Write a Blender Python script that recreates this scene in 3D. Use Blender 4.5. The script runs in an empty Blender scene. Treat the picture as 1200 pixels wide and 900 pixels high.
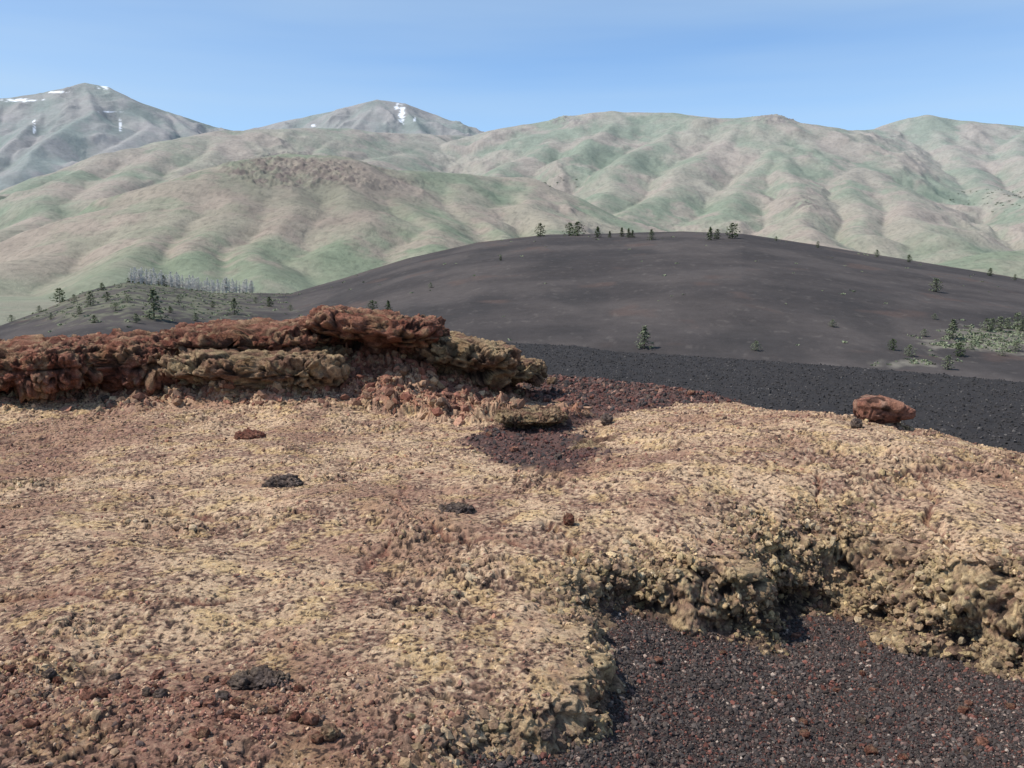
import bpy, bmesh, math, random
import mathutils
import numpy as np
random.seed(4); rng=np.random.default_rng(7)
SC=bpy.context.scene; COL=SC.collection
F=1100.0; PIT=math.atan(120/1100); CZ=1.6
f32=np.float32
# ---------------------------------------------------------------- projection helpers
def dirs(px,py):
    fx=(px-600)/F; fy=(450-py)/F
    return fx, math.cos(PIT)+fy*math.sin(PIT), -math.sin(PIT)+fy*math.cos(PIT)
def unp(px,py,z=0.0):
    x,y,d=dirs(px,py); t=(z-CZ)/d
    return (x*t,y*t)
def polar(px,py):
    x,y,d=dirs(px,py); return math.atan2(x,y), d/math.hypot(x,y)
def proj(X,Y,Z):
    Zc=Z-CZ
    dep=Y*math.cos(PIT)-Zc*math.sin(PIT); up=Y*math.sin(PIT)+Zc*math.cos(PIT)
    dep=np.maximum(dep,.01)
    return 600+F*X/dep, 450-F*up/dep
# ---------------------------------------------------------------- noise
ang=np.linspace(0,2*np.pi,256,endpoint=False); G2=np.stack([np.cos(ang),np.sin(ang)],1).astype(f32)
g3=rng.normal(size=(256,3)); G3=(g3/np.linalg.norm(g3,axis=1)[:,None]).astype(f32)
PERM=rng.permutation(65536).astype(np.int32)
def H2(i,j,s): return PERM[(PERM[(i+s*131)&65535]+j*17)&65535]
def H3(i,j,k,s): return PERM[(PERM[(PERM[(i+s*131)&65535]+j)&65535]+k)&65535]
def fade(t): return t*t*t*(t*(t*6-15)+10)
def perlin2(x,y,s=0):
    xi=np.floor(x); yi=np.floor(y); xf=(x-xi).astype(f32); yf=(y-yi).astype(f32)
    xi=xi.astype(np.int32); yi=yi.astype(np.int32); u=fade(xf); v=fade(yf)
    def c(a,b):
        g=G2[H2(xi+a,yi+b,s)&255]; return g[...,0]*(xf-a)+g[...,1]*(yf-b)
    a=c(0,0); a+=u*(c(1,0)-a); b=c(0,1); b+=u*(c(1,1)-b)
    return a+v*(b-a)
def perlin3(x,y,z,s=0):
    xi=np.floor(x); yi=np.floor(y); zi=np.floor(z)
    xf=(x-xi).astype(f32); yf=(y-yi).astype(f32); zf=(z-zi).astype(f32)
    xi=xi.astype(np.int32); yi=yi.astype(np.int32); zi=zi.astype(np.int32)
    u=fade(xf); v=fade(yf); w=fade(zf)
    def c(a,b,d):
        g=G3[H3(xi+a,yi+b,zi+d,s)&255]; return g[...,0]*(xf-a)+g[...,1]*(yf-b)+g[...,2]*(zf-d)
    def L(d):
        a=c(0,0,d); a+=u*(c(1,0,d)-a); b=c(0,1,d); b+=u*(c(1,1,d)-b); return a+v*(b-a)
    a=L(0); b=L(1); return a+w*(b-a)
def fbm2(x,y,o=4,s=0,g=.5):
    r=0; a=1.
    for i in range(o): r=r+a*perlin2(x*2**i,y*2**i,s+i*7); a*=g
    return r
def fbm3(x,y,z,o=4,s=0,g=.5):
    r=0; a=1.
    for i in range(o): r=r+a*perlin3(x*2**i,y*2**i,z*2**i,s+i*7); a*=g
    return r
def ridged2(x,y,o=4,s=0,g=.5):
    r=0; a=1.; w=1.
    for i in range(o):
        n=1-np.sqrt(perlin2(x*2**i,y*2**i,s+i*7)**2*4+.002); n=np.clip(n,0,1)**1.4*w; r=r+a*n; w=np.clip(n*1.6,0.2,1); a*=g
    return r
def worley2(x,y,s=0):
    xi=np.floor(x).astype(np.int32); yi=np.floor(y).astype(np.int32)
    F1=np.full(x.shape,9.,f32); F2=F1.copy(); ID=np.zeros(x.shape,f32)
    for a in (-1,0,1):
        for b in (-1,0,1):
            h=H2(xi+a,yi+b,s); fx=(h&255)/256.; fy=((h>>8)&255)/256.
            d=np.hypot(xi+a+fx-x,yi+b+fy-y).astype(f32)
            n=d<F1; F2=np.where(n,F1,np.minimum(F2,d)); ID=np.where(n,((h*7)&1023)/1023.,ID).astype(f32); F1=np.where(n,d,F1)
    return F1,F2,ID
def worley3(x,y,z,s=0):
    xi=np.floor(x).astype(np.int32); yi=np.floor(y).astype(np.int32); zi=np.floor(z).astype(np.int32)
    F1=np.full(x.shape,9.,f32); F2=F1.copy(); ID=np.zeros(x.shape,f32)
    for a in (-1,0,1):
        for b in (-1,0,1):
            for c in (-1,0,1):
                h=H3(xi+a,yi+b,zi+c,s); fx=(h&31)/32.; fy=((h>>5)&31)/32.; fz=((h>>10)&31)/32.
                d=np.sqrt((xi+a+fx-x)**2+(yi+b+fy-y)**2+(zi+c+fz-z)**2).astype(f32)
                n=d<F1; F2=np.where(n,F1,np.minimum(F2,d)); ID=np.where(n,((h*7)&1023)/1023.,ID).astype(f32); F1=np.where(n,d,F1)
    return F1,F2,ID
def ss(a,b,x):
    t=np.clip((x-a)/(b-a),0,1); return t*t*(3-2*t)
def block(a,b,i,w=.22):
    return (i-.35)*ss(0,w,b-a)
def terr(q):
    f=np.floor(q); return f+ss(.5,.98,q-f)
def lerp(a,b,t):
    t=np.asarray(t)[...,None]; return a*(1-t)+b*t
def C3(*c): return np.array(c,f32)
def sdpoly(X,Y,pts):
    d=np.full(X.shape,1e9,f32); ins=np.zeros(X.shape,bool); n=len(pts)
    for i in range(n):
        x0,y0=pts[i]; x1,y1=pts[(i+1)%n]; ex,ey=x1-x0,y1-y0
        t=np.clip(((X-x0)*ex+(Y-y0)*ey)/(ex*ex+ey*ey+1e-12),0,1)
        d=np.minimum(d,np.hypot(X-x0-t*ex,Y-y0-t*ey))
        if abs(ey)>1e-9: ins^=((y0>Y)!=(y1>Y))&(X<ex*(Y-y0)/ey+x0)
    return np.where(ins,d,-d)
def sdline(X,Y,pts):
    d=np.full(X.shape,1e9,f32)
    for (x0,y0),(x1,y1) in zip(pts[:-1],pts[1:]):
        ex,ey=x1-x0,y1-y0
        t=np.clip(((X-x0)*ex+(Y-y0)*ey)/(ex*ex+ey*ey+1e-12),0,1)
        d=np.minimum(d,np.hypot(X-x0-t*ex,Y-y0-t*ey))
    return d
def ell(Px,Py,cx,cy,rx,ry): return np.exp(-(((Px-cx)/rx)**2+((Py-cy)/ry)**2))
# ---------------------------------------------------------------- mesh / object helpers
def mesh_np(name,V,faces,col=None,flat=False):
    me=bpy.data.meshes.new(name); V=np.ascontiguousarray(V.reshape(-1,3),f32); n=faces.shape[1]
    me.vertices.add(len(V)); me.vertices.foreach_set('co',V.ravel())
    me.loops.add(faces.size); me.loops.foreach_set('vertex_index',np.ascontiguousarray(faces,np.int32).ravel())
    me.polygons.add(len(faces)); me.polygons.foreach_set('loop_start',np.arange(0,faces.size,n,dtype=np.int32))
    me.update(calc_edges=True)
    if flat: me.shade_flat()
    if col is not None:
        c=np.ones((len(V),4),f32); c[:,:3]=np.clip(col.reshape(-1,3),0,1)
        a=me.color_attributes.new('Col','FLOAT_COLOR','POINT'); a.data.foreach_set('color',c.ravel())
    return me
def grid_faces(R,C):
    i=np.arange(R*C).reshape(R,C)
    return np.stack([i[:-1,:-1],i[:-1,1:],i[1:,1:],i[1:,:-1]],-1).reshape(-1,4)
def link(name,me,mat=None,parent=None,loc=None):
    o=bpy.data.objects.new(name,me); COL.objects.link(o)
    if mat and me is not None and not me.materials: me.materials.append(mat)
    if parent: o.parent=parent
    if loc is not None: o.location=loc
    return o
def tag(o,label=None,cat=None,group=None,kind=None):
    if label: o['label']=label
    if cat: o['category']=cat
    if group: o['group']=group
    if kind: o['kind']=kind
    return o
def nd(nt,t,**k):
    n=nt.nodes.new(t)
    for a,b in k.items(): setattr(n,a,b)
    return n
def mat_col(name,scales=(60.,),var=.35,bump=.0,bdist=.01,bscale=80.,rough=1.0,base=None):
    m=bpy.data.materials.new(name); m.use_nodes=True; nt=m.node_tree; N=nt.nodes; Lk=nt.links
    b=N['Principled BSDF']; b.inputs['Roughness'].default_value=rough; b.inputs['Specular IOR Level'].default_value=.1
    tc=nd(nt,'ShaderNodeTexCoord')
    if base is None:
        at=nd(nt,'ShaderNodeAttribute',attribute_name='Col'); c=at.outputs['Color']
    else:
        at=nd(nt,'ShaderNodeRGB'); at.outputs[0].default_value=(*base,1); c=at.outputs[0]
    for s in scales:
        no=nd(nt,'ShaderNodeTexNoise'); no.inputs['Scale'].default_value=s; no.inputs['Detail'].default_value=6; no.inputs['Roughness'].default_value=.65
        Lk.new(tc.outputs['Object'],no.inputs['Vector'])
        mr=nd(nt,'ShaderNodeMapRange'); mr.inputs[1].default_value=.3; mr.inputs[2].default_value=.7
        mr.inputs[3].default_value=1-var; mr.inputs[4].default_value=1+var
        Lk.new(no.outputs['Fac'],mr.inputs[0])
        mx=nd(nt,'ShaderNodeVectorMath',operation='SCALE'); Lk.new(c,mx.inputs[0]); Lk.new(mr.outputs[0],mx.inputs['Scale']); c=mx.outputs[0]
    Lk.new(c,b.inputs['Base Color'])
    if bump:
        no=nd(nt,'ShaderNodeTexNoise'); no.inputs['Scale'].default_value=bscale; no.inputs['Detail'].default_value=8; no.inputs['Roughness'].default_value=.75
        Lk.new(tc.outputs['Object'],no.inputs['Vector'])
        bp=nd(nt,'ShaderNodeBump'); bp.inputs['Strength'].default_value=bump; bp.inputs['Distance'].default_value=bdist
        Lk.new(no.outputs['Fac'],bp.inputs['Height']); Lk.new(bp.outputs[0],b.inputs['Normal'])
    return m
M_near=mat_col('crusted_lava',(30.,90.,260.),.27,1.,.012,130.)
M_rock=mat_col('lava_rock_surface',(10.,35.,90.),.30,1.,.09,30.)
M_stone=mat_col('cinder_stone',(70.,),.3,.6,.006,90.)
M_frag=mat_col('lava_fragment',(40.,120.),.3,1.,.02,60.)
M_hill=mat_col('cinder_slope',(.35,2.2),.12,.5,.22,1.2)
M_mtn=mat_col('sage_mountain',(.012,.06),.11,.9,6.,.05)
M_far=mat_col('far_mountain',(.004,.02),.10,.9,16.,.012)
M_floor=mat_col('valley_soil',(.01,.1),.2,base=(.17,.18,.12))
M_leaf=mat_col('pine_needles',(1.5,),.35,base=(.07,.095,.042))
M_leaf2=mat_col('pale_pine_needles',(1.5,),.35,base=(.16,.18,.11))
M_bark=mat_col('pine_bark',(3.,),.3,base=(.10,.075,.055))
M_dead=mat_col('weathered_dead_wood',(3.,),.2,base=(.50,.48,.45))
M_sage=mat_col('sagebrush_leaves',(1.,),.35,base=(.20,.22,.14))
M_wood=mat_col('distant_scrub_leaves',(.1,),.3,base=(.10,.13,.085))

# ================================================================ NEAR GROUND
az_f=np.radians(np.arange(-32.5,32.5,.068)); az_o=np.radians(np.linspace(33,75,46))
AZ=np.concatenate([-az_o[::-1],az_f,az_o])
def geo(a,b,s): return np.exp(np.arange(math.log(a),math.log(b),s))
RR=np.concatenate([geo(.5,2.5,.02),geo(2.5,8,.0013),geo(8,17,.0018),geo(17,62,.0042),geo(62,200,.03)])
A,Rg=np.meshgrid(AZ,RR); A=A.astype(f32); Rg=Rg.astype(f32)
X=(Rg*np.sin(A)).astype(f32); Y=(Rg*np.cos(A)).astype(f32)
dep_x=[-1.5,-.2,.25,.8,1.6,3.2]; dep_d=[.05,.08,.17,.36,.55,.66]
polyC_px=[(545,905,.06),(575,878,.08),(640,868,.08),(690,845,.1),(716,800,.12),(712,745,.2),(700,708,.25),(760,712,.3),(850,728,.36),(912,742,.4),(926,700,.42),(985,700,.46),(1050,738,.5),(1110,752,.5),(1180,775,.52),(1260,795,.55),(1500,830,.55),(1700,1500,.5),(300,1500,.1),(430,980,.06)]
polyC=[unp(a,b,-d) for a,b,d in polyC_px]
wx=fbm2(X/.8,Y/.8,3,11); wy=fbm2(X/.8,Y/.8,3,12)
w2=fbm2(X/.18,Y/.18,4,13,.6); w2s=fbm2(X/.30,Y/.30,2,14,.4)
sdC=sdpoly(X+.12*wx,Y+.12*wy,polyC)+.09*w2s
polyG_px=[(475,449),(560,455),(640,470),(672,492),(600,500),(540,514),(560,538),(620,556),(690,562),(715,548),(700,525),(682,508),(760,490),(860,469),(905,471),(960,480),(1010,493),(1100,507),(1300,535),(1500,420),(1300,395),(470,395)]
sdG=sdpoly(X+.3*wx,Y+.3*wy,[unp(a,b,0) for a,b in polyG_px])+.22*w2
polyL_px=[(-200,790),(60,775),(200,775),(330,798),(430,822),(550,856),(590,905),(600,960),(330,960),(250,890),(150,850),(-200,830)]
sdL=sdpoly(X+.25*wx,Y+.25*wy,[unp(a,b,0) for a,b in polyL_px])+.25*w2
rim_px=[(-200,15,400),(300,15,450),(500,15.5,450),(650,15.5,447),(830,13.3,462),(900,11.2,468),(1000,10.2,490),(1100,9.8,505),(1200,9.2,520),(1500,8.5,540)]
re=np.interp(A,[polar(a,c)[0] for a,b,c in rim_px],[b for a,b,c in rim_px]).astype(f32)
far_px=[(400,52,400),(580,49,402),(900,41,417),(1200,35.5,430),(1500,31,440)]
rf=np.interp(A,[polar(a,c)[0] for a,b,c in far_px],[b for a,b,c in far_px]).astype(f32)
dC=np.interp(X,dep_x,dep_d).astype(f32)
fw=.17+.22*ss(.6,2.,X)
gC=ss(0,1,(sdC+fw)/(fw+.05))
Z=-dC*(.78*gC+.22*ss(-1.0,-.12,sdC))
sdCm=sdC+.03*w2
mC=ss(-.02,.05,sdCm)
mG=np.maximum(ss(-.08,.2,sdG),ss(0,2,Rg-re-1))
mG=np.where((X<-1.2)&(Rg<16),mG*ss(-3.2,-1.2,X),mG)
mL=ss(-.5,.6,sdL)*.75
slab=(1-mC)*(1-mG)
mound=.28*np.exp(-(((X-3.4)/2.6)**2+((Y-9.0)/1.9)**2))+.10*np.exp(-(((X-1.6)/1.4)**2+((Y-7.2)/1.3)**2))
Z+=mound*(1-mC)
Z-=.20*ss(3.0,5.2,X)*ss(6.2,9,Y)
Z+=.16*ss(9.5,12.,Y)*ss(0.2,-2.,X)*(1-ss(15,17,Rg))
ocx=X-.35*wx; ocm=ss(.4,-.8,ocx)*ss(10.9,12.7,Y+.7*wy+.12*w2s)*(1-ss(14.2,15.6,Rg))
otop=np.interp(X,[-9,-7.5,-5.6,-4,-2.2,-1.2,-.3,.3],[.42,.44,.50,.64,.68,.56,.36,.18])
Z+=ocm*(otop-.15)
lq=sdline(X+.2*wx,Y+.15*wy,[unp(470,486,0),unp(560,494,0),unp(650,492,.05)])
low=ss(.46,.22,lq+.1*w2s); Z+=.12*low; slab=np.maximum(slab,low*.98*(Rg<14)); mG=mG*(1-low)
Z-=.12*np.exp(-(((X-.35)/.8)**2+((Y-8.9)/.8)**2))
broad=fbm2(X/1.7,Y/1.7,3,21)
Z+=.09*broad*slab*ss(2,4,Rg)
Z-=1.6*ss(0,7.5,Rg-re)
Z-=np.maximum(Rg-rf,0)*.35*ss(0,4,Rg-rf); Z=np.maximum(Z,-17.2)
cracks=[([(640,630),(672,658),(705,692)],.10,.035,-.05),
 ([(200,598),(330,600),(470,612),(560,634),(650,645)],.028,.022,0),([(385,672),(440,650),(470,622)],.03,.026,0),([(470,622),(478,560),(440,530)],.02,.016,0),
 ([(-40,694),(110,696),(240,710),(310,688),(385,672)],.03,.026,0),([(470,545),(560,552),(690,560),(800,575)],.025,.018,0),([(560,634),(640,600),(760,610),(860,640)],.02,.018,0),
 ([(860,560),(960,580),(1080,570),(1240,600)],.035,.018,0),([(960,580),(1000,640)],.05,.022,0),([(1080,570),(1110,640)],.05,.022,0)]
crk=np.zeros_like(Z)
for pts,dp,wd,zz in cracks:
    d=sdline(X+.20*wx+.07*w2,Y+.20*wy+.05*w2,[unp(a,b,zz) for a,b in pts])+.035*w2
    g=np.exp(-(np.maximum(d,0)/wd)**2)*ss(-.4,.2,wx+w2+.15); Z-=dp*g*(1-mC*.8)*(1-mG); crk=np.maximum(crk,g*min(1,wd/.026))
# crust texture
n1=fbm2(X/.45,Y/.45,4,31,.5); n2=fbm2(X/.10,Y/.10,4,41,.55); n3=fbm2(X/.026,Y/.026,2,51)
Wa,Wb,Wi=worley2(X/.32+.9*n1,Y/.32+.6*n2,61); Wc,Wd,Wj=worley2(X/.036+.5*n2,Y/.036+.4*n1,71)
edge=np.exp(-(sdC/.5)**2)
mound_m=ss(.08,.2,mound)
cluster=ss(.05,.45,fbm2(X/1.1,Y/1.1,4,25)+.12*ss(0,2.5,X))
flat_=ss(-.1,.4,fbm2(X/.7,Y/.7,3,26))
rgh=.32+.9*cluster+.8*edge+.25*mound_m+1.3*ocm+.8*low
plates=terr(n1*3.2+.12*n2)/3.2
gap=np.exp(-((Wb-Wa)/.045)**2)*ss(-.1,.4,n1+.4*wx)
crust=plates*.062+(Wi-.5)*.010*ss(0,.2,Wb-Wa)+.0055*n2-.004*np.abs(n3)-.012*gap
pit=ss(.26,.40,fbm2(X/.055,Y/.055,3,81,.6)+.2*wx+.15*cluster)
crust-=.015*pit
cl=np.exp(-((sdC+.5*fw)/(.6*fw+.05))**2)
Z+=crust*rgh*slab*(1-.4*mL)*(1-.85*cl*np.clip(dC/.3,0,1))
Z+=.0085*block(Wc,Wd,Wj,.3)*slab*(1-.8*cl)*(1-.6*flat_)
grv=fbm2(X/.5,Y/.5,4,91)*.03+(.45-Wc)*.005
Z+=grv*(1-slab)*np.clip(Rg/6,.7,2)
Z+=.05*fbm2(X/.5,Y/.5,4,96,.5)*ss(14,20,Rg)
P=np.stack([X,Y,Z],-1)
# ---- ledge face
sub=(sdC>-.9)&(sdC<.45)&(Rg<12)&(Rg>2)
xs,ys,zs=X[sub],Y[sub],Z[sub]
e=.06
def sdq(x,y): return sdpoly(x,y,polyC)
gx=(sdq(xs+e,ys)-sdq(xs-e,ys)); gy=(sdq(xs,ys+e)-sdq(xs,ys-e)); gl=np.hypot(gx,gy)+1e-6; gx/=gl; gy/=gl
D_=dC[sub]; S_=sdC[sub]; fws=fw[sub]
zr=np.clip(-zs/np.maximum(D_,.05),0,1.2)
al=fbm2(xs/.4,ys/.4,2,101)
st=np.exp(-((S_+.06)/.13)**2)
U=D_*(.12+.5*al)*np.exp(-((zr-.85)/.18)**2)*st
amp=np.exp(-((S_+.5*fws)/(.65*fws+.06))**2)*np.clip(D_/.4,.2,1)*(1-ss(.0,.07,S_))
q=fbm3(xs/.24,ys/.24,zs/.18,4,111,.45)
a,b,i=worley3(xs/.12+.4*q,ys/.12,zs/.10+.4*q,115); a2,b2,i2=worley3(xs/.042,ys/.042,zs/.042,116)
hole=ss(.16,.32,fbm3(xs/.10,ys/.10,zs/.08,3,117,.5))
dsp=(.09*q+.12*block(a,b,i,.12)+.045*block(a2,b2,i2,.25)-.04*hole)*amp
P[sub,0]+=-gx*U+gx*dsp; P[sub,1]+=-gy*U+gy*dsp; P[sub,2]+=.25*dsp
# ---- outcrop body
so=((ocm>.02)|(low>.05))&(Rg<16)
q3=fbm3(X[so]/.5,Y[so]/.5,Z[so]/.3,4,131,.45); a,b,i=worley3(X[so]/.34+.3*q3,Y[so]/.30,Z[so]/.20,132); a5,b5,i5=worley3(X[so]/.11,Y[so]/.11,Z[so]/.08,133)
do=(.12*q3+.22*block(a,b,i,.15)+.10*block(a5,b5,i5,.22))*ss(0,.5,np.maximum(ocm,.6*low)[so])
P[so,2]+=do*.7; P[so,1]-=.35*do
# ---- colours
tan=C3(.56,.385,.245); ochre=C3(.59,.405,.18); brown=C3(.28,.165,.115); dark=C3(.05,.034,.029); mauve=C3(.27,.14,.10)
cind=C3(.058,.047,.044); redc=C3(.13,.055,.043)
n4=fbm2(X/.9,Y/.9,4,131); n5=fbm2(X/.038,Y/.038,3,141,.75); n6=fbm2(X/.016,Y/.016,2,142)
n7=fbm2(X/.30,Y/.30,5,143,.65)
lm=ss(-.34,.28,n4*.55+n7*.8+n5*.6+plates*.4+.03-.7*crk-.4*mL+.25*(Wj-.5))
ce=lerp(brown,tan,lm)
ce=lerp(ce,ochre,ss(.02,.42,fbm2(X/.28,Y/.28,4,151)+.4*n5+.12*edge)*.52)
ce=lerp(ce,C3(.70,.55,.38),ss(.22,.6,n5+.3*n2+.3*n6)*.45)
redz=ss(.02,.46,fbm2(X/1.3,Y/1.3,4,161)+.5*n7+.3*ss(-2.,-5,X)+.35*mL)
ce=lerp(ce,mauve,redz*.66)
ce=lerp(ce,dark,ss(.20,.44,-n5-.25*n2-.3*n6-.25*n7+.06*edge+.07*cluster)*.9)
ce=lerp(ce,dark,np.clip(pit*.7+gap*.6,0,1))
ce=lerp(ce,C3(.20,.09,.065),np.clip(crk*.8+mL*.5*ss(-.3,.35,n2+n1),0,1))
oc_c=lerp(C3(.24,.095,.065),C3(.39,.19,.125),ss(-.3,.4,n1+n2))
oc_c=lerp(oc_c,C3(.50,.35,.22),ss(.1,.5,n4+n5)*.6); oc_c=lerp(oc_c,dark,ss(.15,.45,-n5-.4*n2)*.8)
ce=lerp(ce,oc_c,np.clip(ss(.03,.5,np.maximum(ocm,low*.35)+.25*n2+.15*n1),0,1))
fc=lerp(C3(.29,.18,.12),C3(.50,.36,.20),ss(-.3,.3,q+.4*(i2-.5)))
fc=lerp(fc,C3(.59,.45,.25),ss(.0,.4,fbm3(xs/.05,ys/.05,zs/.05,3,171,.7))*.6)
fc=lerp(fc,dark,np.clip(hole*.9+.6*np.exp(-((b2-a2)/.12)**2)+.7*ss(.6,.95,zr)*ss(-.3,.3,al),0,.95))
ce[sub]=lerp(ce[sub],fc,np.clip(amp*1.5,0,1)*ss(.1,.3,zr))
nr=ss(-.1,.35,n1*.6+.9*(Wj-.55))
gcol=lerp(cind,redc,nr*.45*ss(26,15,Rg)+.05)
gcol=lerp(gcol,C3(.13,.072,.06),(ss(-2.,1.5,re-Rg+1.)*.75*(1-mC))*ss(-.5,.3,n1+n2+.2))
blk_=ss(16.5,22,Rg+1.5*wx); gcol=lerp(gcol,C3(.036,.034,.034),blk_*.92)
col=lerp(ce,gcol,1-slab)
col=np.where(((ocm>.3)&(slab<.5))[...,None],oc_c,col)
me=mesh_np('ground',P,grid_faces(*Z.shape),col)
tag(link('ground',me,M_near),'tan lichen crusted lava ledge with dark cinder hollows in the foreground','ground',kind='structure')
NPx,NPy=proj(P[...,0],P[...,1],P[...,2])
def picker(Px,Py,Pt,st=1):
    a=Px[::st,::st].ravel(); b=Py[::st,::st].ravel(); p=Pt[::st,::st].reshape(-1,3)
    def f(px,py,tol=2.5):
        d=np.hypot(a-px,b-py); m=d<tol
        if m.any():
            ii=np.nonzero(m)[0]; r=np.hypot(p[ii,0],p[ii,1]); k=ii[np.argmin(r)]
        else: k=np.argmin(d)
        return p[k].astype(float)
    return f
pick_n=picker(NPx,NPy,P,2)

# ================================================================ LOOSE STONES (stuff)
bm=bmesh.new(); bmesh.ops.create_icosphere(bm,subdivisions=1,radius=1)
ICO=np.array([v.co[:] for v in bm.verts],f32); ICF=np.array([[v.index for v in f.verts] for f in bm.faces]); bm.free()
def rotm(n):
    q=rng.normal(size=(n,4)); q/=np.linalg.norm(q,axis=1)[:,None]; w,x,y,z=q.T
    return np.stack([1-2*(y*y+z*z),2*(x*y-z*w),2*(x*z+y*w),2*(x*y+z*w),1-2*(x*x+z*z),2*(y*z-x*w),2*(x*z-y*w),2*(y*z+x*w),1-2*(x*x+y*y)],1).reshape(n,3,3)
DR=np.zeros_like(RR); DR[:-1]=np.diff(RR); DR[-1]=DR[-2]; DA=np.zeros_like(AZ); DA[:-1]=np.diff(AZ); DA[-1]=DA[-2]
def choose(w,n):
    W=(w*(DR*RR)[:,None]*DA[None,:]).ravel().astype(np.float64); W/=W.sum()
    return np.clip(np.searchsorted(np.cumsum(W),rng.random(n)),0,W.size-1)
def stones(name,label,w,n,size,pal,pw,mat=M_stone,sink=.25,cat='gravel',fs=.9,local=0.):
    ii=choose(w,n); p=P.reshape(-1,3)[ii].copy(); rr=np.hypot(p[:,0],p[:,1]); k=np.clip(rr/7,1,3.0)**fs
    s=np.minimum(size[0]*np.exp(rng.exponential(size[1],n)),size[2])*k
    V=ICO[None]*(1+rng.uniform(-.34,.34,(n,12,1)))
    sc=np.stack([rng.uniform(.7,1.3,n),rng.uniform(.6,1.1,n),rng.uniform(.45,.85,n)],1)
    V=np.einsum('nij,nkj->nki',rotm(n),V*sc[:,None])*s[:,None,None]
    p[:,:2]+=rng.uniform(-1,1,(n,2))*.002*rr[:,None]; p[:,2]+=s*(.5-sink)
    V=V+p[:,None]
    c=np.array(pal,f32)[rng.choice(len(pal),n,p=pw)]
    if local: c=c*(1-local)+col.reshape(-1,3)[ii]*local
    c=c*rng.uniform(.65,1.4,(n,1)); c=np.repeat(c[:,None],12,1)
    Fc=(ICF[None]+12*np.arange(n)[:,None,None]).reshape(-1,3)
    tag(link(name,mesh_np(name,V,Fc,c,flat=True),mat),label,cat,kind='stuff')
blackp=[(.06,.049,.045),(.095,.077,.068),(.16,.068,.052),(.14,.09,.075),(.24,.175,.14),(.34,.27,.22)]
stones('cinder_gravel','loose dark and red cinder gravel below the lava ledge at lower right',mC*ss(2.6,3,Rg)*(Rg<9),100000,(.0036,.38,.016),blackp,[.44,.31,.09,.10,.045,.015])
stones('red_gravel','reddish gravel mixed over the lower left of the crusted ledge',(1-mC)*(1-mG)*(mL*ss(-.4,.5,n1+n2)+.10*crk+.012)*(Rg>2.6)*(Rg<12)*ss(.3,.0,edge*(sdC>-.15)),26000,(.0038,.42,.016),[(.26,.12,.085),(.19,.10,.075),(.12,.085,.072),(.44,.30,.20)],[.36,.26,.12,.26],local=.2)
stones('rim_gravel','dark red gravel along the rim behind the crusted ledge',mG*(Rg<20)*(ocm<.2)*ss(3,0,Rg-re-2),48000,(.006,.4,.024),[(.14,.065,.053),(.10,.065,.056),(.06,.05,.047),(.24,.14,.105)],[.32,.3,.28,.10])
stones('black_cinders','fine black cinders covering the slope beyond the ledge',ss(13,18,Rg)*(Rg<54)*(Rg>re+1)*(X>-2)/np.maximum(Rg,1)**1.0,62000,(.0070,.36,.017),[(.043,.040,.039),(.062,.056,.054),(.095,.086,.08)],[.55,.33,.12])
crumb=[(.53,.375,.225),(.57,.41,.20),(.29,.18,.125),(.08,.055,.045),(.66,.52,.35)]
stones('lichen_crumbs','crumbly tan fragments scattered over the crusted ledge',slab*(Rg>2.6)*(Rg<13)*(1-.7*mL)*(1-crk)*(ocm<.1)*ss(-.9,.6,n1+.5*wx)*(1-.5*flat_),85000,(.0028,.42,.013),crumb,[.34,.14,.26,.18,.08],M_stone,.42,local=.55)
stones('ledge_fragments','broken porous tan fragments forming the craggy face of the ledge',((cl*np.clip(dC/.35,.15,1)*ss(-.6,.2,w2s+wx))*(sdCm<.03)+.06*cluster*slab*(ss(.1,.4,n1)))*(Rg>2.6)*(Rg<10),34000,(.0065,.55,.032),[(.47,.33,.19),(.55,.41,.21),(.32,.20,.135),(.10,.07,.055),(.60,.47,.30)],[.28,.18,.25,.20,.09],M_frag,.68,'rubble',0.,local=.4)
stones('outcrop_rubble','broken red and tan rubble around the foot of the red outcrop',(ss(.01,.25,ocm)*ss(1.,.5,ocm)+.45*ocm+.5*low+.10*ss(10.6,11.6,Y)*ss(.3,-.5,X)*(ocm<.1)*ss(0,.5,n1+w2))*(Rg<14.5)*(Rg>9),20000,(.011,.6,.075),[(.28,.115,.08),(.19,.092,.067),(.38,.235,.15),(.48,.34,.205),(.08,.06,.05)],[.33,.2,.22,.15,.10],M_frag,.6,'rubble',0.,local=.3)

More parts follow.
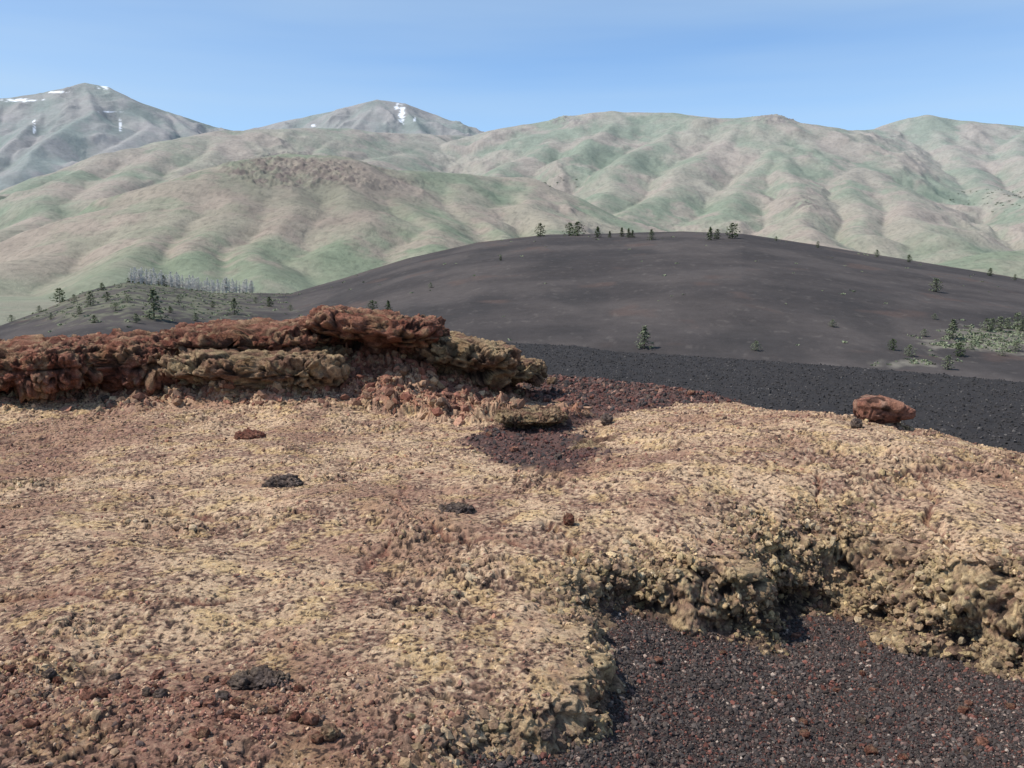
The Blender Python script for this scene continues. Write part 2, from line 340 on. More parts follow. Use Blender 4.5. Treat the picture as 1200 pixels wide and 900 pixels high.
# ================================================================ ROCKS
_ic={}
def ico(sub):
    if sub not in _ic:
        bm=bmesh.new(); bmesh.ops.create_icosphere(bm,subdivisions=sub,radius=1)
        _ic[sub]=(np.array([v.co[:] for v in bm.verts],f32),np.array([[v.index for v in f.verts] for f in bm.faces])); bm.free()
    return _ic[sub]
def rock(name,loc,dims,label,cat='rock',seed=0,sub=5,rot=0.,tilt=(0,0),rough=1.,under=.0,pal='red',box=.55,group=None,fr=2.6,chunk=1.,wedge=0.,cap=False):
    D,Fc=ico(sub); V=np.sign(D)*np.abs(D)**box; V=V/np.max(np.abs(V),axis=0)
    dm=np.array(dims,f32)/2; P0=V*dm
    P0[:,2]*=1-wedge*ss(-1,1,V[:,0])
    u=under*ss(.35,-.6,V[:,2]); P0[:,0]*=1-u*.4; P0[:,1]*=1-u
    so=seed*3.7; x,y,z=P0[:,0]+so,P0[:,1]+so*1.3,P0[:,2]-so; L=min(dims[0],dims[1],dims[2]*1.7); k=fr/L
    n=fbm3(x*k*.6,y*k*.6,z*k*1.0,5,seed,.5)
    a,b,i=worley3(x*k*.9+.3*n,y*k*.9,z*k*1.7+.3*n,seed+50); a2,b2,i2=worley3(x*k*2.6,y*k*2.6+.3*n,z*k*4.0,seed+51); a3,b3,i3=worley3(x*k*7,y*k*7,z*k*9.,seed+52)
    hole=ss(.16,.34,fbm3(x*k*2.6,y*k*2.6,z*k*4.5,3,seed+90,.5))
    cr=np.exp(-((b-a)/.06)**2); cr2=np.exp(-((b2-a2)/.09)**2)
    Nn=D*np.array([1/dm[0],1/dm[1],1/dm[2]],f32); Nn/=np.linalg.norm(Nn,axis=1)[:,None]
    P0=P0+Nn*(rough*L*(.15*n+chunk*(.27*block(a,b,i,.09)+.14*block(a2,b2,i2,.13)+.055*block(a3,b3,i3,.2)-.08*hole)))[:,None]
    if cap:
        zt=dm[2]*.96+.10*n*dm[2]; P0[:,2]=np.where(P0[:,2]>zt,zt+.5*(P0[:,2]-zt),P0[:,2])
    if pal=='red': A_,B_,C_=C3(.28,.105,.07),C3(.42,.195,.13),C3(.53,.35,.21)
    elif pal=='tan': A_,B_,C_=C3(.32,.18,.12),C3(.50,.335,.20),C3(.62,.46,.26)
    elif pal=='grey': A_,B_,C_=C3(.17,.13,.115),C3(.27,.20,.165),C3(.42,.31,.22)
    elif pal=='brick': A_,B_,C_=C3(.42,.19,.13),C3(.55,.27,.18),C3(.62,.38,.27)
    m1=ss(-.25,.35,fbm3(x*2.2/L,y*2.2/L,z*2.2/L,4,seed+7)+.5*(i-.5)); m2=ss(.0,.45,fbm3(x*5,y*5,z*5,5,seed+17,.7)+.12*V[:,2])
    cc=lerp(A_,B_,m1); cc=lerp(cc,C_,m2*.75); cc=lerp(cc,C3(.045,.03,.027),np.clip(hole*.75+(cr*.6+cr2*.45)*chunk,0,.9))
    o=link(name,mesh_np(name,P0,Fc,cc),M_rock,loc=tuple(float(v) for v in loc)); o.rotation_euler=(tilt[0],tilt[1],rot)
    return tag(o,label,cat,group)
def at(px,py,r):
    a,t=polar(px,py); return np.array([r*math.sin(a),r*math.cos(a),CZ+r*t])
def blk(px0,px1,py0,py1,r,deep,label,**k):
    c=at((px0+px1)/2,(py0+py1)/2,r); w=(px1-px0)*r/F; h=(py1-py0)*r/F
    return rock('lava_rock',c,(w,deep,h),label,'lava rock',cap=True,**k)
blk(-70,110,408,442,13.4,1.6,'low red lava rock at the far left edge of the outcrop',seed=1,sub=7,pal='red',under=.0,tilt=(.08,-.02),rough=1.1)
blk(85,225,402,442,13.3,1.5,'crumbling dark red lava rock left of the highest outcrop slab',seed=2,sub=7,pal='red',under=.0,tilt=(.08,-.03),rough=1.15)
blk(195,405,383,418,13.2,1.9,'broad brick red lava slab forming the top of the outcrop',seed=3,sub=7,pal='red',under=.35,tilt=(.05,-.03),rough=.95)
blk(215,400,410,458,12.4,1.4,'tan faced lava block low in front of the red slab',seed=4,sub=7,pal='tan',under=.3,tilt=(.10,0),rough=1.,chunk=.9)
blk(370,520,371,418,12.7,1.8,'overhanging brown lava block with a black hollow beneath',seed=5,sub=7,pal='red',under=.85,tilt=(-.03,.10),rough=.95)
blk(485,600,400,440,12.8,1.5,'tan lava block at the right end of the outcrop',seed=6,sub=7,pal='tan',under=.5,tilt=(0,.16),rough=.95)
blk(572,636,422,446,13.1,.9,'small pale lava knob ending the outcrop on the right',seed=7,sub=6,pal='tan',under=.2)
blk(585,660,482,502,10.1,.7,'low reddish lava ledge with a dark cavity beside the gravel hollow',seed=9,sub=7,pal='tan',under=.8,rough=1.2)
blk(672,745,518,546,9.1,.6,'craggy lava knob at the right side of the gravel hollow',seed=21,sub=6,pal='tan',under=.1)
def boulder(px,py,wpx,hpx,label,pal,seed,sub=5,deep=.8,rough=.6,group=None,name='boulder',emb=.25,box=.75,**k):
    p=pick_n(px,py); r=math.hypot(p[0],p[1]); w=wpx*r/F; h=hpx*r/F*1.25
    return rock(name,p+np.array([0,w*deep*.3,h*(.5-emb)]),(w,w*deep,h),label,'rock',seed=seed,sub=sub,pal=pal,rough=rough,group=group,box=box,**k)
boulder(1044,495,64,26,'brick red wedge shaped boulder standing alone on the gravel rim','brick',33,6,.6,.5,emb=.12,box=.62,fr=1.0,chunk=.7,wedge=.45,tilt=(0,.08))
boulder(537,598,38,12,'flat dark grey rock set in the middle of the tan ledge','grey',32,6,emb=.5,rough=.9,fr=2.)
boulder(330,569,42,13,'jagged dark grey rock in the ledge below the outcrop','grey',34,6,rough=.9,emb=.5,fr=2.)
boulder(300,803,74,15,'flat dark rock with a shadowed front edge at lower left','grey',35,6,.5,.9,emb=.5,under=.5,fr=2.)
boulder(291,512,32,9,'thin dark red rock poking out of the upper ledge','red',36,emb=.4)
boulder(155,449,17,16,'small square red stone against the left outcrop','brick',37,4,emb=.1)
boulder(667,614,12,12,'small dark red stone sitting on the tan ledge near its centre','red',38,4,emb=.05)
boulder(646,449,12,7,'small pale stone on the gravel rim right of the outcrop','tan',39,4,emb=0)
boulder(386,866,22,14,'pale pinkish stone among red gravel at lower left','tan',40,4,emb=.1)
boulder(712,496,13,11,'small dark stone by the craggy knob in the gravel hollow','grey',41,4,emb=.05)
boulder(640,868,18,10,'dark stone at the tip of the tan ledge beside the cinders','grey',42,4,emb=.05)
boulder(1005,499,12,8,'tiny dark stone just left of the brick red boulder','grey',43,4,emb=.05)
protos=[]
for k,pl in enumerate(['red','red','grey','brick']):
    protos.append(rock('loose_stone',(0,0,0),(.07,.055,.04),'tmp','stone',seed=60+k,sub=3,pal=pl,rough=.8))
cand={'low':(ss(.2,.6,mL)*(1-mC)*(Rg>3.2)*(Rg<6),36,'small loose red brown stone in the gravel at lower left','loose stones in the lower left gravel'),
      'cin':(mC*(Rg>3.9)*(Rg<7.),30,'small loose stone on the dark cinders at lower right','loose stones on the lower right cinders'),
      'gul':(mG*(Rg<14)*(Rg>8),30,'small loose stone on the gravel behind the tan ledge','loose stones on the rim gravel')}
used=set()
for key,(w,n,lab,grp) in cand.items():
    for i_ in choose(w*(np.abs(NPx-600)<590)*(NPy<895),n):
        k=random.randrange(4)
        if k in used: o=protos[k].copy(); COL.objects.link(o)
        else: o=protos[k]; used.add(k)
        pp=P.reshape(-1,3)[i_]; s=random.uniform(.4,.8)*(1.8 if key=='gul' else 1)
        o.location=(float(pp[0]),float(pp[1]),float(pp[2])+.014*s); o.scale=(s,s*random.uniform(.8,1.2),s*random.uniform(.8,1.2)); o.rotation_euler=(random.uniform(-.4,.4),random.uniform(-.4,.4),random.uniform(0,6.28))
        o['label']=lab; o['group']=grp

# ================================================================ DARK CINDER HILL
crest=[(-400,430,300),(-100,402,300),(0,382,300),(50,364,320),(100,342,340),(150,331,360),(200,336,380),(250,343,400),(340,344,420),(400,327,440),(480,302,450),(560,284,460),(640,275,460),(700,274,450),(760,272,445),(800,271,440),(870,274,430),(950,286,430),(1050,302,430),(1130,315,430),(1200,327,430),(1350,348,420),(1700,380,400)]
ca=[polar(a,b)[0] for a,b,c in crest]; cr=[c for a,b,c in crest]; cz=[CZ+c*polar(a,b)[1] for a,b,c in crest]
hz_f=np.radians(np.arange(-33,33,.08)); hz_o=np.radians(np.linspace(34,75,30)); HA=np.concatenate([-hz_o[::-1],hz_f,hz_o])
HR=np.concatenate([np.linspace(100,180,40),np.linspace(181,475,400),np.linspace(477,560,60),np.linspace(563,900,60)])
A2,R2=np.meshgrid(HA,HR); X2=R2*np.sin(A2); Y2=R2*np.cos(A2)
rc=np.interp(A2,ca,cr); zc=np.interp(A2,ca,cz)
t=np.clip((R2-140)/(rc-140),0,1); z0=-16.8
Zf=z0+(zc-z0)*(.5*t+.5*np.sin(np.pi/2*t)); b=np.maximum(R2-rc,0); Zb=zc-.03*b-.0006*b*b
Z2=np.where(R2<rc,Zf,np.maximum(Zb,-29))
m=fbm2(X2/70,Y2/70,3,201); m2=fbm2(X2/16,Y2/16,4,211); nm=ss(1,.7,t)*ss(0,.1,t)+.25
Z2=Z2+.9*m*nm+.16*m2*nm+.04*fbm2(X2/3,Y2/3,2,212)
P2=np.stack([X2,Y2,Z2],-1); HPx,HPy=proj(X2,Y2,Z2)
c2=lerp(C3(.052,.045,.043),C3(.080,.068,.063),ss(-.4,.4,fbm2(X2/45,Y2/30,4,221)))
c2=lerp(c2,C3(.041,.037,.036),ss(0,.5,fbm2(X2/22,Y2/50,4,231))*.6)
c2=lerp(c2,C3(.095,.066,.056),ss(.0,.3,fbm2(X2/20,Y2/20,3,241)+.35*ss(.9,1,t)-.3)*.6)
nz=fbm2(X2/7,Y2/9,4,251,.6); nz2=fbm2(X2/2.,Y2/3.,3,261)
sp=ell(HPx,HPy,1165,398,85,17)+.7*ell(HPx,HPy,1060,425,60,6)
c2=lerp(c2,C3(.20,.18,.145),ss(.3,.75,sp+.5*nz+.25*nz2)*.8*ss(.08,.3,sp))
sl=ss(430,250,HPx)*ss(405,360,HPy)
c2=lerp(c2,C3(.16,.16,.105),ss(.12,.6,sl*.45+.5*nz+.35*nz2-.1)*sl*.8)
c2=lerp(c2,C3(.15,.13,.115),ss(.35,.6,nz2+.4*nz)*.25)
tag(link('cinder_hill',mesh_np('cinder_hill',P2,grid_faces(*Z2.shape),c2),M_hill),'long smooth dark cinder hill in the middle distance','hill',kind='structure')
pick_h=picker(HPx,HPy,P2,1)

# ================================================================ MOUNTAINS
def ridge_height(Xw,Yw,lines,floor,sm=30.):
    H=np.full(Xw.shape,floor,f32); DD=np.full(Xw.shape,3000.,f32)
    for pts,k,a in lines:
        W=[at(*q) for q in pts]
        for p0,p1 in zip(W[:-1],W[1:]):
            ex,ey=p1[0]-p0[0],p1[1]-p0[1]
            t=np.clip(((Xw-p0[0])*ex+(Yw-p0[1])*ey)/(ex*ex+ey*ey),0,1)
            dx=Xw-p0[0]-t*ex; dy=Yw-p0[1]-t*ey; d=np.hypot(dx,dy); z=p0[2]+t*(p1[2]-p0[2])-k*(np.sqrt(d*d+a*a)-a)
            DD=np.minimum(d,DD)
            h=np.clip(.5+.5*(z-H)/sm,0,1); H=H*(1-h)+z*h+sm*.5*h*(1-h)
    return H.astype(f32),DD.astype(f32)
lines=[
 ([(430,215,5600),(480,188,6000),(540,166,6300),(600,148,6500),(660,136,6500),(720,131,6500),(790,133,6400),(850,139,6300),(900,135,6200),(940,144,6200),(990,154,6600),(1030,151,7200),(1060,140,7500),(1090,135,7500),(1140,141,7500),(1200,148,7500),(1400,150,7500),(1900,190,7500)],.49,75),
 ([(660,136,6500),(650,165,5900),(600,190,5300),(560,215,4700)],.54,35),
 ([(720,131,6500),(700,160,5800),(670,185,5300)],.54,35),
 ([(790,133,6400),(770,165,5700),(720,200,5000),(705,240,4300),(690,262,3900)],.54,35),
 ([(870,138,6200),(840,170,5600),(800,200,5000),(760,240,4300),(730,262,3900)],.54,35),
 ([(900,135,6200),(905,175,5500),(935,225,4600),(945,265,3800),(960,300,3200)],.52,35),
 ([(905,175,5500),(860,215,4800),(830,250,4200)],.52,35),
 ([(940,144,6200),(1000,190,5500),(1060,235,4700),(1100,275,3900)],.52,35),
 ([(1000,190,5500),(1000,230,4700),(1030,275,3900)],.52,35),
 ([(1090,135,7500),(1110,175,6600),(1160,215,5700),(1230,250,4800)],.52,40),
 ([(1200,148,7500),(1190,180,6500),(1250,215,5600)],.52,40),
 ([(-400,300,4500),(-100,250,4600),(0,228,4700),(60,206,4800),(130,181,5000),(200,165,5200),(270,152,5500),(310,151,5600),(400,152,6000),(500,158,6500),(560,160,7000)],.49,75),
 ([(130,181,5000),(90,215,4400),(30,255,3800),(-40,285,3300)],.50,35),
 ([(200,165,5200),(170,200,4600),(110,235,4000)],.50,35),
 ([(270,152,5500),(240,190,4800),(180,225,4200),(110,262,3500),(40,290,3000)],.50,35),
 ([(400,152,6000),(390,175,5400),(370,195,4700)],.50,35),
 ([(500,158,6500),(470,180,5700),(430,200,4900)],.50,35),
 ([(-300,340,2200),(-50,325,2300),(0,310,2400),(80,284,2700),(150,254,2900),(230,214,3100),(300,188,3300),(350,181,3400),(400,187,3450),(450,200,3500),(520,204,3700),(600,208,3900),(640,222,3900),(680,240,3800),(720,258,3700),(790,285,3500)],.43,45),
 ([(350,181,3400),(340,230,2900),(320,280,2400),(310,318,2000)],.43,32),
 ([(400,189,3450),(410,240,2800),(420,290,2300)],.43,32),
 ([(450,201,3500),(470,240,3000),(500,280,2500),(520,310,2100)],.43,32),
 ([(530,204,3700),(560,250,3100),(590,280,2700)],.43,32),
 ([(600,208,3900),(630,245,3300),(670,270,2900)],.43,32),
 ([(230,216,3100),(190,265,2600),(140,300,2200),(90,325,1900)],.43,32),
 ([(300,191,3300),(260,250,2700),(220,300,2200)],.43,32),
 ([(1050,330,2700),(1110,310,3000),(1160,296,3200),(1260,280,3400),(1500,270,3400)],.30,60),
]
def fineaz(step,lim): 
    a=np.radians(np.arange(-lim,lim,step)); o=np.radians(np.linspace(lim+1,78,26)); return np.concatenate([-o[::-1],a,o])
MA=fineaz(.07,32); MR=np.concatenate([np.linspace(700,1500,30),geo(1520,7800,.0022),np.linspace(7850,10500,20)])
A3,R3=np.meshgrid(MA,MR); X3=(R3*np.sin(A3)).astype(f32); Y3=(R3*np.cos(A3)).astype(f32)
wx=fbm2(X3/700,Y3/700,4,301); wy=fbm2(X3/700,Y3/700,4,302)
H,D=ridge_height(X3+110*wx,Y3+110*wy,lines,-27.,16.)
env=ss(0,260,D)*ss(-27,150,H)
rd=ridged2(X3/520+.3*wx,Y3/640+.3*wy,5,311,.5); rf2=ridged2(X3/210,Y3/260,4,312,.5)
e2=fbm2(X3/160,Y3/160,4,321,.5)
Z3=H+env*32*(rd-.8)+env*13*(rf2-.8)+(2.5+4*env)*e2*ss(-27,60,H)
kx,ky=proj(X3,Y3,H)
kn=1.2*ell(kx,ky,350,202,85,20)+.8*ell(kx,ky,665,142,24,7)+.9*ell(kx,ky,905,140,34,7)+.6*ell(kx,ky,470,218,55,12)+.6*ell(kx,ky,940,235,50,18)+.5*ell(kx,ky,1000,175,40,14)
crag=ss(.25,.7,kn+.40*fbm2(X3/420,Y3/420,3,331))
Z3+=crag*19*np.abs(fbm2(X3/55,Y3/55,4,341,.65))*ss(0,80,H)
P3=np.stack([X3,Y3,Z3],-1); Qx,Qy=proj(X3,Y3,Z3)
green=C3(.180,.212,.135); tan3=C3(.29,.255,.19); pink=C3(.32,.25,.20); rockc=C3(.165,.125,.105)
g=ss(-.36,.36,.8*fbm2(X3/900,Y3/900,4,351,.55)-.7*(rd-.8)*env+.4*fbm2(X3/150,Y3/150,4,352)+.0)
c3=lerp(tan3,green,g*.93)
c3=lerp(c3,pink,ss(.02,.45,fbm2(X3/330,Y3/330,5,361,.65)+.35*(rd-.8))*.68)
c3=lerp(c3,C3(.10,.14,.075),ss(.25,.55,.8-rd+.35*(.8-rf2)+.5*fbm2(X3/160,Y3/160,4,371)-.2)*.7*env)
hillm=ss(.25,.7,ell(Qx,Qy,370,228,150,48)+.25*fbm2(X3/200,Y3/200,4,392))*(R3<3900)
c3=lerp(c3,C3(.235,.185,.145),hillm*.55)
c3=lerp(c3,rockc,np.clip(crag*ss(-.2,.3,fbm2(X3/50,Y3/50,4,391,.65))*.9,0,1))
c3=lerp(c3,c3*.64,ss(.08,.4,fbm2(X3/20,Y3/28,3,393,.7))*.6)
c3=lerp(c3,C3(.225,.24,.165),ss(60,-20,H)*.5)
c3=lerp(c3,C3(.35,.385,.42),.05+ss(1500,9000,R3)*.34)  # aerial haze painted into the surface colour, stronger with distance
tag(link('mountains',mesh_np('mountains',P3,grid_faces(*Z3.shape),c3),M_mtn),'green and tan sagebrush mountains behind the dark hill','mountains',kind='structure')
fl=[([(-500,150,13500),(-100,128,13500),(0,116,13500),(50,109,13500),(100,97,13500),(130,102,13500),(160,116,13500),(200,131,13500),(250,147,13700),(330,165,14000)],.55,40),
 ([(100,97,13500),(110,130,12300),(60,165,11200),(20,200,10200)],.6,25),([(160,116,13500),(170,145,12300),(130,175,11200)],.6,25),([(0,116,13500),(-10,150,12300)],.6,25),([(50,109,13500),(40,140,12300),(0,180,11000)],.6,25),([(200,131,13500),(215,150,12500)],.6,25),
 ([(230,165,14500),(300,150,14500),(350,139,14500),(400,126,14500),(440,118,14500),(470,122,14500),(510,134,14500),(550,151,14500),(620,175,14500)],.55,40),([(440,118,14500),(420,150,13300)],.6,25),([(470,122,14500),(500,160,13000)],.6,25)]
FA=fineaz(.07,32); FR=np.concatenate([np.linspace(9000,15200,420),np.linspace(15300,19000,12)])
A4,R4=np.meshgrid(FA,FR); X4=(R4*np.sin(A4)).astype(f32); Y4=(R4*np.cos(A4)).astype(f32)
wx4=fbm2(X4/1500,Y4/1500,4,401); wy4=fbm2(X4/1500,Y4/1500,4,402)
H4,D4=ridge_height(X4+150*wx4,Y4+150*wy4,fl,0.,20.)
en=ss(0,420,D4); rd4=ridged2(X4/850+.3*wx4,Y4/1050,5,411,.5)
Z4=H4+en*115*(rd4-.8)+(6+16*en)*fbm2(X4/300,Y4/300,4,421,.5)
P4=np.stack([X4,Y4,Z4],-1); Sx,Sy=proj(X4,Y4,Z4)
c4=lerp(C3(.26,.235,.20),C3(.17,.195,.15),ss(-.35,.35,fbm2(X4/900,Y4/900,4,431)-.8*(rd4-.8)*en))
c4=lerp(c4,C3(.26,.225,.20),ss(.0,.5,fbm2(X4/500,Y4/500,5,441,.6))*.6)
c4=lerp(c4,C3(.34,.375,.43),.32)  # even blue-grey haze painted into the peaks' surface colour
sn=np.zeros_like(Z4)
for cx,cy,rx,ry in [(22,117.5,26,1.6),(72,108,11,1.4),(122,102,7,2.2),(471,133,3.5,11),(465,126,3,4),(367,147,3.5,2),(128,131,12,.9),(141,148,1.5,9),(40,150,1.2,9),(486,140,1.5,4)]:
    sn=np.maximum(sn,ell(Sx,Sy,cx,cy,rx,ry))
sn=ss(.35,.8,sn+.8*fbm2(X4/110,Y4/110,4,451,.65)*ss(.02,.2,sn))*.9
c4=lerp(c4,C3(.82,.84,.88),sn)
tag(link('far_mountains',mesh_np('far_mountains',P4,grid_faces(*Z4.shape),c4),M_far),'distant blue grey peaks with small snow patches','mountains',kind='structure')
n=64; aa=np.linspace(0,2*np.pi,n,endpoint=False); rs=[200,1000,5000,20000,60000]
V=[]
for r in rs: V+= [(r*math.cos(a),r*math.sin(a),-32.) for a in aa]
V.append((0,0,-32.)); Fq=[]
for k in range(len(rs)-1):
    for i in range(n): j=(i+1)%n; Fq.append((k*n+i,k*n+j,(k+1)*n+j,(k+1)*n+i))
Fq+= [((len(V)-1),i,(i+1)%n) for i in range(n)]
mf=bpy.data.meshes.new('valley_floor'); mf.from_pydata(V,[],Fq); tag(link('valley_floor',mf,M_floor),'wide sage covered valley floor','ground',kind='structure')

# ================================================================ TREES
def crown_mesh(kind,seed,h=5.):
    r=random.Random(seed); V=[];Fs=[]
    def leaf(c,s):
        a=r.uniform(0,6.28); b=r.uniform(-.9,.9); u=(math.cos(a),math.sin(a),r.uniform(-.4,.4)); v=(-math.sin(a)*math.cos(b),math.cos(a)*math.cos(b),math.sin(b))
        i=len(V)
        for p,q in ((-1,-.6),(1,-.5),(.8,.7),(-.7,.6)): V.append(tuple(c[k]+s*(p*u[k]+q*v[k])*r.uniform(.7,1.2) for k in range(3)))
        Fs.append((i,i+1,i+2,i+3))
    nb=36
    for b in range(nb):
        f=min(.99,max(.01,(b+.5)/nb+r.uniform(-.02,.02))); zz=h*(.06+.92*f); az=b*2.4+r.uniform(-.4,.4)
        if kind=='cone': L=h*.42*(1-f)**.75+.15
        elif kind=='wide': L=h*.56*max(0.,math.sin(math.pi*min(1,.20+.78*f)))**.7
        elif kind=='bush': L=h*.62*max(0.,math.sin(math.pi*min(1,.25+.74*f)))**.6
        else: L=h*.45*max(0.,math.sin(math.pi*min(1,.16+.82*f)))**.65+.1
        L*=r.uniform(.5,1.2)
        for k in range(16):
            t=r.uniform(.08,1)**.7; sp=.05*h
            leaf((L*t*math.cos(az)+r.gauss(0,sp*.8),L*t*math.sin(az)+r.gauss(0,sp*.8),zz-L*t*.15+r.gauss(0,sp*.5)),r.uniform(.13,.28)*h/5)
    me=bpy.data.meshes.new('crown'); me.from_pydata(V,[],Fs); me.shade_flat(); return me
def trunk_mesh(h,r0,branches=0,seed=0):
    bm=bmesh.new(); r=random.Random(seed)
    def tube(p,q,a,b,n=6):
        d=[q[i]-p[i] for i in range(3)]
        M_=mathutils.Vector(d).to_track_quat('Z','Y').to_matrix(); rings=[]
        for c,rr in ((p,a),(q,b)): rings.append([bm.verts.new(mathutils.Vector(c)+M_@mathutils.Vector((rr*math.cos(k*6.283/n),rr*math.sin(k*6.283/n),0))) for k in range(n)])
        for k in range(n): bm.faces.new((rings[0][k],rings[0][(k+1)%n],rings[1][(k+1)%n],rings[1][k]))
        bm.faces.new(rings[1])
    x=y=0.; N=5
    for i in range(N):
        nx,ny=x+r.uniform(-.05,.05),y+r.uniform(-.05,.05)
        tube((x,y,h*i/N-.25*(i==0)),(nx,ny,h*(i+1)/N),r0*(1-.85*i/N),r0*(1-.85*(i+1)/N)); x,y=nx,ny
    me=bpy.data.meshes.new('trunk'); bm.to_mesh(me); bm.free()
    if not branches: return me,None
    bm=bmesh.new()
    for b in range(branches):
        z=h*r.uniform(.15,.95); a=r.uniform(0,6.28); L=h*.26*(1.1-z/h)*r.uniform(.6,1.3)+.15
        tube((0,0,z),(L*math.cos(a),L*math.sin(a),z+L*r.uniform(-.1,.5)),.06,.02,4)
    mb=bpy.data.meshes.new('branches'); bm.to_mesh(mb); bm.free(); return me,mb
TP={}
for k,(kd,sd,hh) in {'cone':('cone',1,4.6),'cone2':('cone',2,4.6),'wide':('wide',3,4.4),'round':('round',4,4.4),'round2':('round',5,4.4)}.items():
    cm=crown_mesh(kd,sd); cm.materials.append(M_leaf); tm,_=trunk_mesh(hh,.15,0,sd); tm.materials.append(M_bark)
    TP[k]=(tm,cm,'crown')
for k,kd,sd,bs in (('pale','cone',9,'cone'),('pale2','round',10,'round'),('bush','bush',13,'round')):
    cm=crown_mesh(kd,sd); cm.materials.append(M_leaf2); TP[k]=(TP[bs][0],cm,'crown')
for k,sd in (('dead',11),('dead2',12)):
    tm,bm_=trunk_mesh(5.,.18,80,sd); tm.materials.append(M_dead); bm_.materials.append(M_dead); TP[k]=(tm,bm_,'branches')
def tree(px,py,hpx,kind,label,group=None,pick=None,loc=None):
    p=(pick or pick_h)(px,py) if loc is None else loc
    r=math.hypot(p[0],p[1]); s=hpx*1.04*r/F/5.
    nm='dead_tree' if kind.startswith('dead') else 'pine_tree'
    o=link(nm,None,loc=tuple(float(v) for v in p)); s=float(s); o.scale=(s*random.uniform(.9,1.12),)*2+(s,); o.rotation_euler.z=random.uniform(0,6.28)
    tag(o,label,'tree',group); tm,cm,cn=TP[kind]
    link('trunk',tm,parent=o); link(cn,cm,parent=o); return o
single=[(634,275,15,'round','dark round pine alone at the left of the hill crest'),
 (667,274,15,'wide','left one of two touching dark pines on the hill crest'),(677,274,16,'wide','right one of two touching dark pines on the hill crest'),
 (701,276,12,'cone','small pine just right of the touching pair on the crest'),(764,279,12,'pale','thin pale pine at the middle of the hill crest'),
 (832,279,14,'cone','pointed pine left of the dense pine near the hilltop'),(841,278,11,'round','short pine between the two taller hilltop pines'),
 (859,277,17,'round2','dense dark pine on the right of the hilltop'),
 (757,409,25,'pale','largest pine standing alone low on the dark hillside'),(887,411,11,'bush','tiny shrub like pine low on the dark hillside'),
 (976,381,8,'bush','tiny pale pine on the open middle of the dark hillside'),(1098,340,14,'pale2','lone bright pine high on the right shoulder of the hill'),
 (1117,395,20,'pale','pale narrow pine at the left of the sage patch'),(1047,408,12,'round','small dark pine left of the sage patch low on the hill'),
 (1066,415,12,'bush','pine standing between the sage patch and the lone small pine'),(1125,415,14,'round','dark pine in the lower part of the sage patch'),
 (1109,432,15,'pale2','pine nearest the black cinder edge below the sage patch'),
 (182,372,32,'pale','tall pale pine on the low spur above the red outcrop'),(68,352,15,'wide','dark spreading pine at the far left of the spur'),
 (105,356,15,'pale2','pale pine second from left on the spur'),(275,366,18,'pale','pale pointed pine on the spur left of the hill foot'),
 (316,357,11,'round','small round pine right of the pointed spur pine'),(436,364,14,'round2','left one of two dark pines on the hill above the outcrop'),
 (455,365,14,'cone2','right one of two dark pines on the hill above the outcrop'),(382,371,12,'pale','pale pine peeking above the red lava outcrop'),
 (505,335,6,'bush','tiny pale pine on the left slope of the hill'),(586,303,5,'round','tiny pine just below the left crest of the hill')]
for s in single: tree(*s)
for px,py,h in [(728,275,10),(737,276,10),(742,276,8),(714,276,7)]: tree(px,py,h,'cone','very small pine in the row left of the thin pale crest pine','row of small crest pines')
for px,py,h in [(910,280,5),(958,288,7),(1028,299,8),(1066,305,8),(1161,321,8),(1190,326,6)]: tree(px,py,h,random.choice(['pale2','round']),'small pine on the right descending crest line of the hill','small pines on the right crest line')
for px,py,h in [(1157,386,13),(1164,384,11),(1172,386,15),(1180,383,11),(1193,382,15),(1199,386,12)]: tree(px,py,h,random.choice(['bush','pale2','pale2']),'bushy pine in the cluster at the right edge of the hillside','pines clustered at the right edge')
for px,py,h in [(1083,392,8),(1140,408,9),(1190,409,10),(1152,398,7),(1175,415,8),(1096,372,6)]: tree(px,py,h,'bush','little shrubby pine scattered in the grey sage patch','little pines in the sage patch')
for px,py,h in [(92,366,8),(120,338,8),(135,362,9),(12,375,7),(150,352,8),(230,374,9),(210,352,8),(45,364,7),(160,376,10),(250,358,7),(340,362,7),(125,350,9),(86,352,8),(60,372,7),(110,376,8),(200,364,7),(300,352,6)]: tree(px,py,h,random.choice(['bush','pale2','bush','round']),'scattered low pine on the spur at left','pines scattered over the left spur')
def belt(px,dr,hpx,kind,label,grp):
    a=polar(px,335)[0]; j=np.argmin(np.abs(HA-a)); r=float(np.interp(HA[j],ca,cr))+dr; i=np.argmin(np.abs(HR-r)); tree(0,0,hpx,kind,label,grp,loc=P2[i,j].astype(float))
for k in range(12):
    px=148+k*4.6+random.uniform(-2,2); belt(px,random.uniform(8,26),random.uniform(8,14),random.choice(['cone','pale','pale2']),'slim pine in the belt behind the left spur','belt of pines behind the spur')
for k in range(76):
    px=156+k*1.85+random.uniform(-1.5,1.5); belt(px,random.uniform(0,22),random.uniform(12,21)*(1-.2*k/72),random.choice(['dead','dead2']),'pale dead tree in the thin row behind the left spur','row of pale dead trees behind the spur')

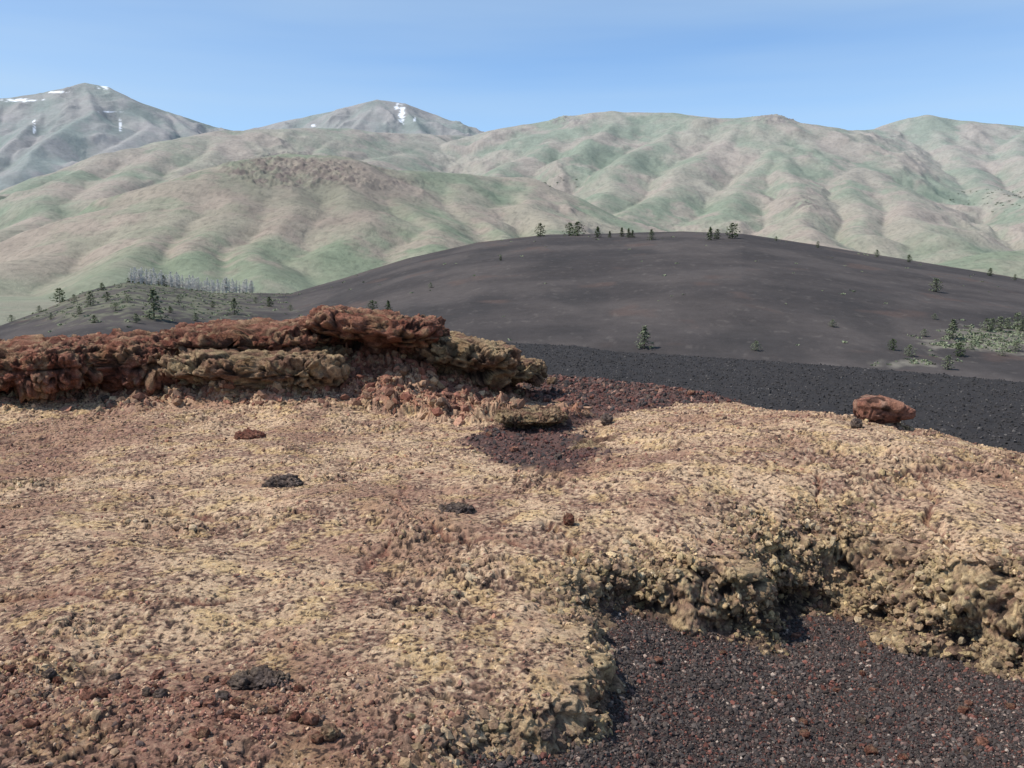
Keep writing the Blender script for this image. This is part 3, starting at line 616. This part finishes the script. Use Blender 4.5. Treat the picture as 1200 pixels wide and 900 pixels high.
# ================================================================ SAGEBRUSH AND FAR SCRUB (stuff)
def clumps(name,label,pts,sz,mat,nl=14,cat='shrubs'):
    n=len(pts); pts=np.array(pts,float)
    c=rng.normal(size=(n,nl,3))*np.array([.5,.5,.22]); c[...,2]=np.abs(c[...,2])
    s=np.array(sz)[:,None,None]; cc=pts[:,None]+c*s
    u=rng.normal(size=(n,nl,3)); u/=np.linalg.norm(u,axis=-1,keepdims=True); v=np.cross(u,rng.normal(size=(n,nl,3))); v/=np.linalg.norm(v,axis=-1,keepdims=True)
    q=np.stack([cc-u*s*.3-v*s*.2,cc+u*s*.3-v*s*.2,cc+u*s*.25+v*s*.25,cc-u*s*.2+v*s*.25],2).reshape(-1,3)
    me=mesh_np(name,q,np.arange(len(q)).reshape(-1,4),flat=True); tag(link(name,me,mat),label,cat,kind='stuff')
fl2=P2.reshape(-1,3)
w=(np.maximum(ss(.35,.8,sp+.5*nz)*.7,.14*ss(.25,.7,sl*.4+.6*nz)*(sl>.2))+.0012)*(R2<rc+5)*(R2>170)
w=w.ravel()*R2.ravel(); w/=w.sum(); idx=rng.choice(len(w),1000,p=w)
clumps('sagebrush','grey green sagebrush dotted over the dark hillsides',fl2[idx],rng.uniform(.3,.75,1000),M_sage)
w=(np.maximum(ell(Qx,Qy,652,213,24,7),ell(Qx,Qy,1165,236,50,12))).ravel(); w[w<.12]=0; w/=w.sum(); idx=rng.choice(len(w),120,p=w)
clumps('distant_scrub','faint dark scrub in the gullies of the green mountains',P3.reshape(-1,3)[idx],rng.uniform(3,7,120),M_wood,cat='scrub')

# ================================================================ LIGHT, SKY, CAMERA
el=math.radians(54); tsx,tsy=-.86,-.20; rot=math.atan2(tsx,tsy)
sv=mathutils.Vector((math.sin(rot)*math.cos(el),math.cos(rot)*math.cos(el),math.sin(el)))
L=bpy.data.lights.new('sun','SUN'); L.energy=5.0; L.angle=math.radians(.5); L.color=(1,.955,.88)
lo=bpy.data.objects.new('sun',L); COL.objects.link(lo); lo.rotation_euler=sv.to_track_quat('Z','Y').to_euler()
W=bpy.data.worlds.new('World'); SC.world=W; W.use_nodes=True; nt=W.node_tree; bg=nt.nodes['Background']
sk=nd(nt,'ShaderNodeTexSky',sky_type='NISHITA'); sk.sun_disc=False; sk.sun_elevation=el; sk.sun_rotation=rot; sk.altitude=1500; sk.air_density=1.; sk.dust_density=.6; sk.ozone_density=1.2
tc=nd(nt,'ShaderNodeTexCoord'); mp=nd(nt,'ShaderNodeMapping'); mp.inputs['Scale'].default_value=(.8,.8,9); mp.inputs['Rotation'].default_value=(0,.05,0)
no=nd(nt,'ShaderNodeTexNoise'); no.inputs['Scale'].default_value=1.3; no.inputs['Detail'].default_value=4; no.inputs['Roughness'].default_value=.45
nt.links.new(tc.outputs['Generated'],mp.inputs[0]); nt.links.new(mp.outputs[0],no.inputs['Vector'])
mr=nd(nt,'ShaderNodeMapRange'); mr.inputs[1].default_value=.30; mr.inputs[2].default_value=.72; mr.inputs[3].default_value=0; mr.inputs[4].default_value=.62
nt.links.new(no.outputs['Fac'],mr.inputs[0])
tint=nd(nt,'ShaderNodeVectorMath',operation='MULTIPLY'); tint.inputs[1].default_value=(.93,1.10,1.24); nt.links.new(sk.outputs[0],tint.inputs[0])
mx=nd(nt,'ShaderNodeMix',data_type='RGBA'); mx.inputs['B'].default_value=(3.8,4.95,6.1,1)
nt.links.new(mr.outputs[0],mx.inputs['Factor']); nt.links.new(tint.outputs[0],mx.inputs['A'])
nt.links.new(mx.outputs['Result'],bg.inputs['Color']); bg.inputs['Strength'].default_value=.145
cam=bpy.data.cameras.new('camera'); co=bpy.data.objects.new('camera',cam); COL.objects.link(co)
co.location=(0,0,CZ); co.rotation_euler=(math.pi/2-PIT,0,0); cam.sensor_width=36; cam.lens=33.; cam.clip_end=100000; cam.clip_start=.05
SC.camera=co
SC.view_settings.view_transform='Standard'; SC.view_settings.look='None'; SC.view_settings.exposure=0
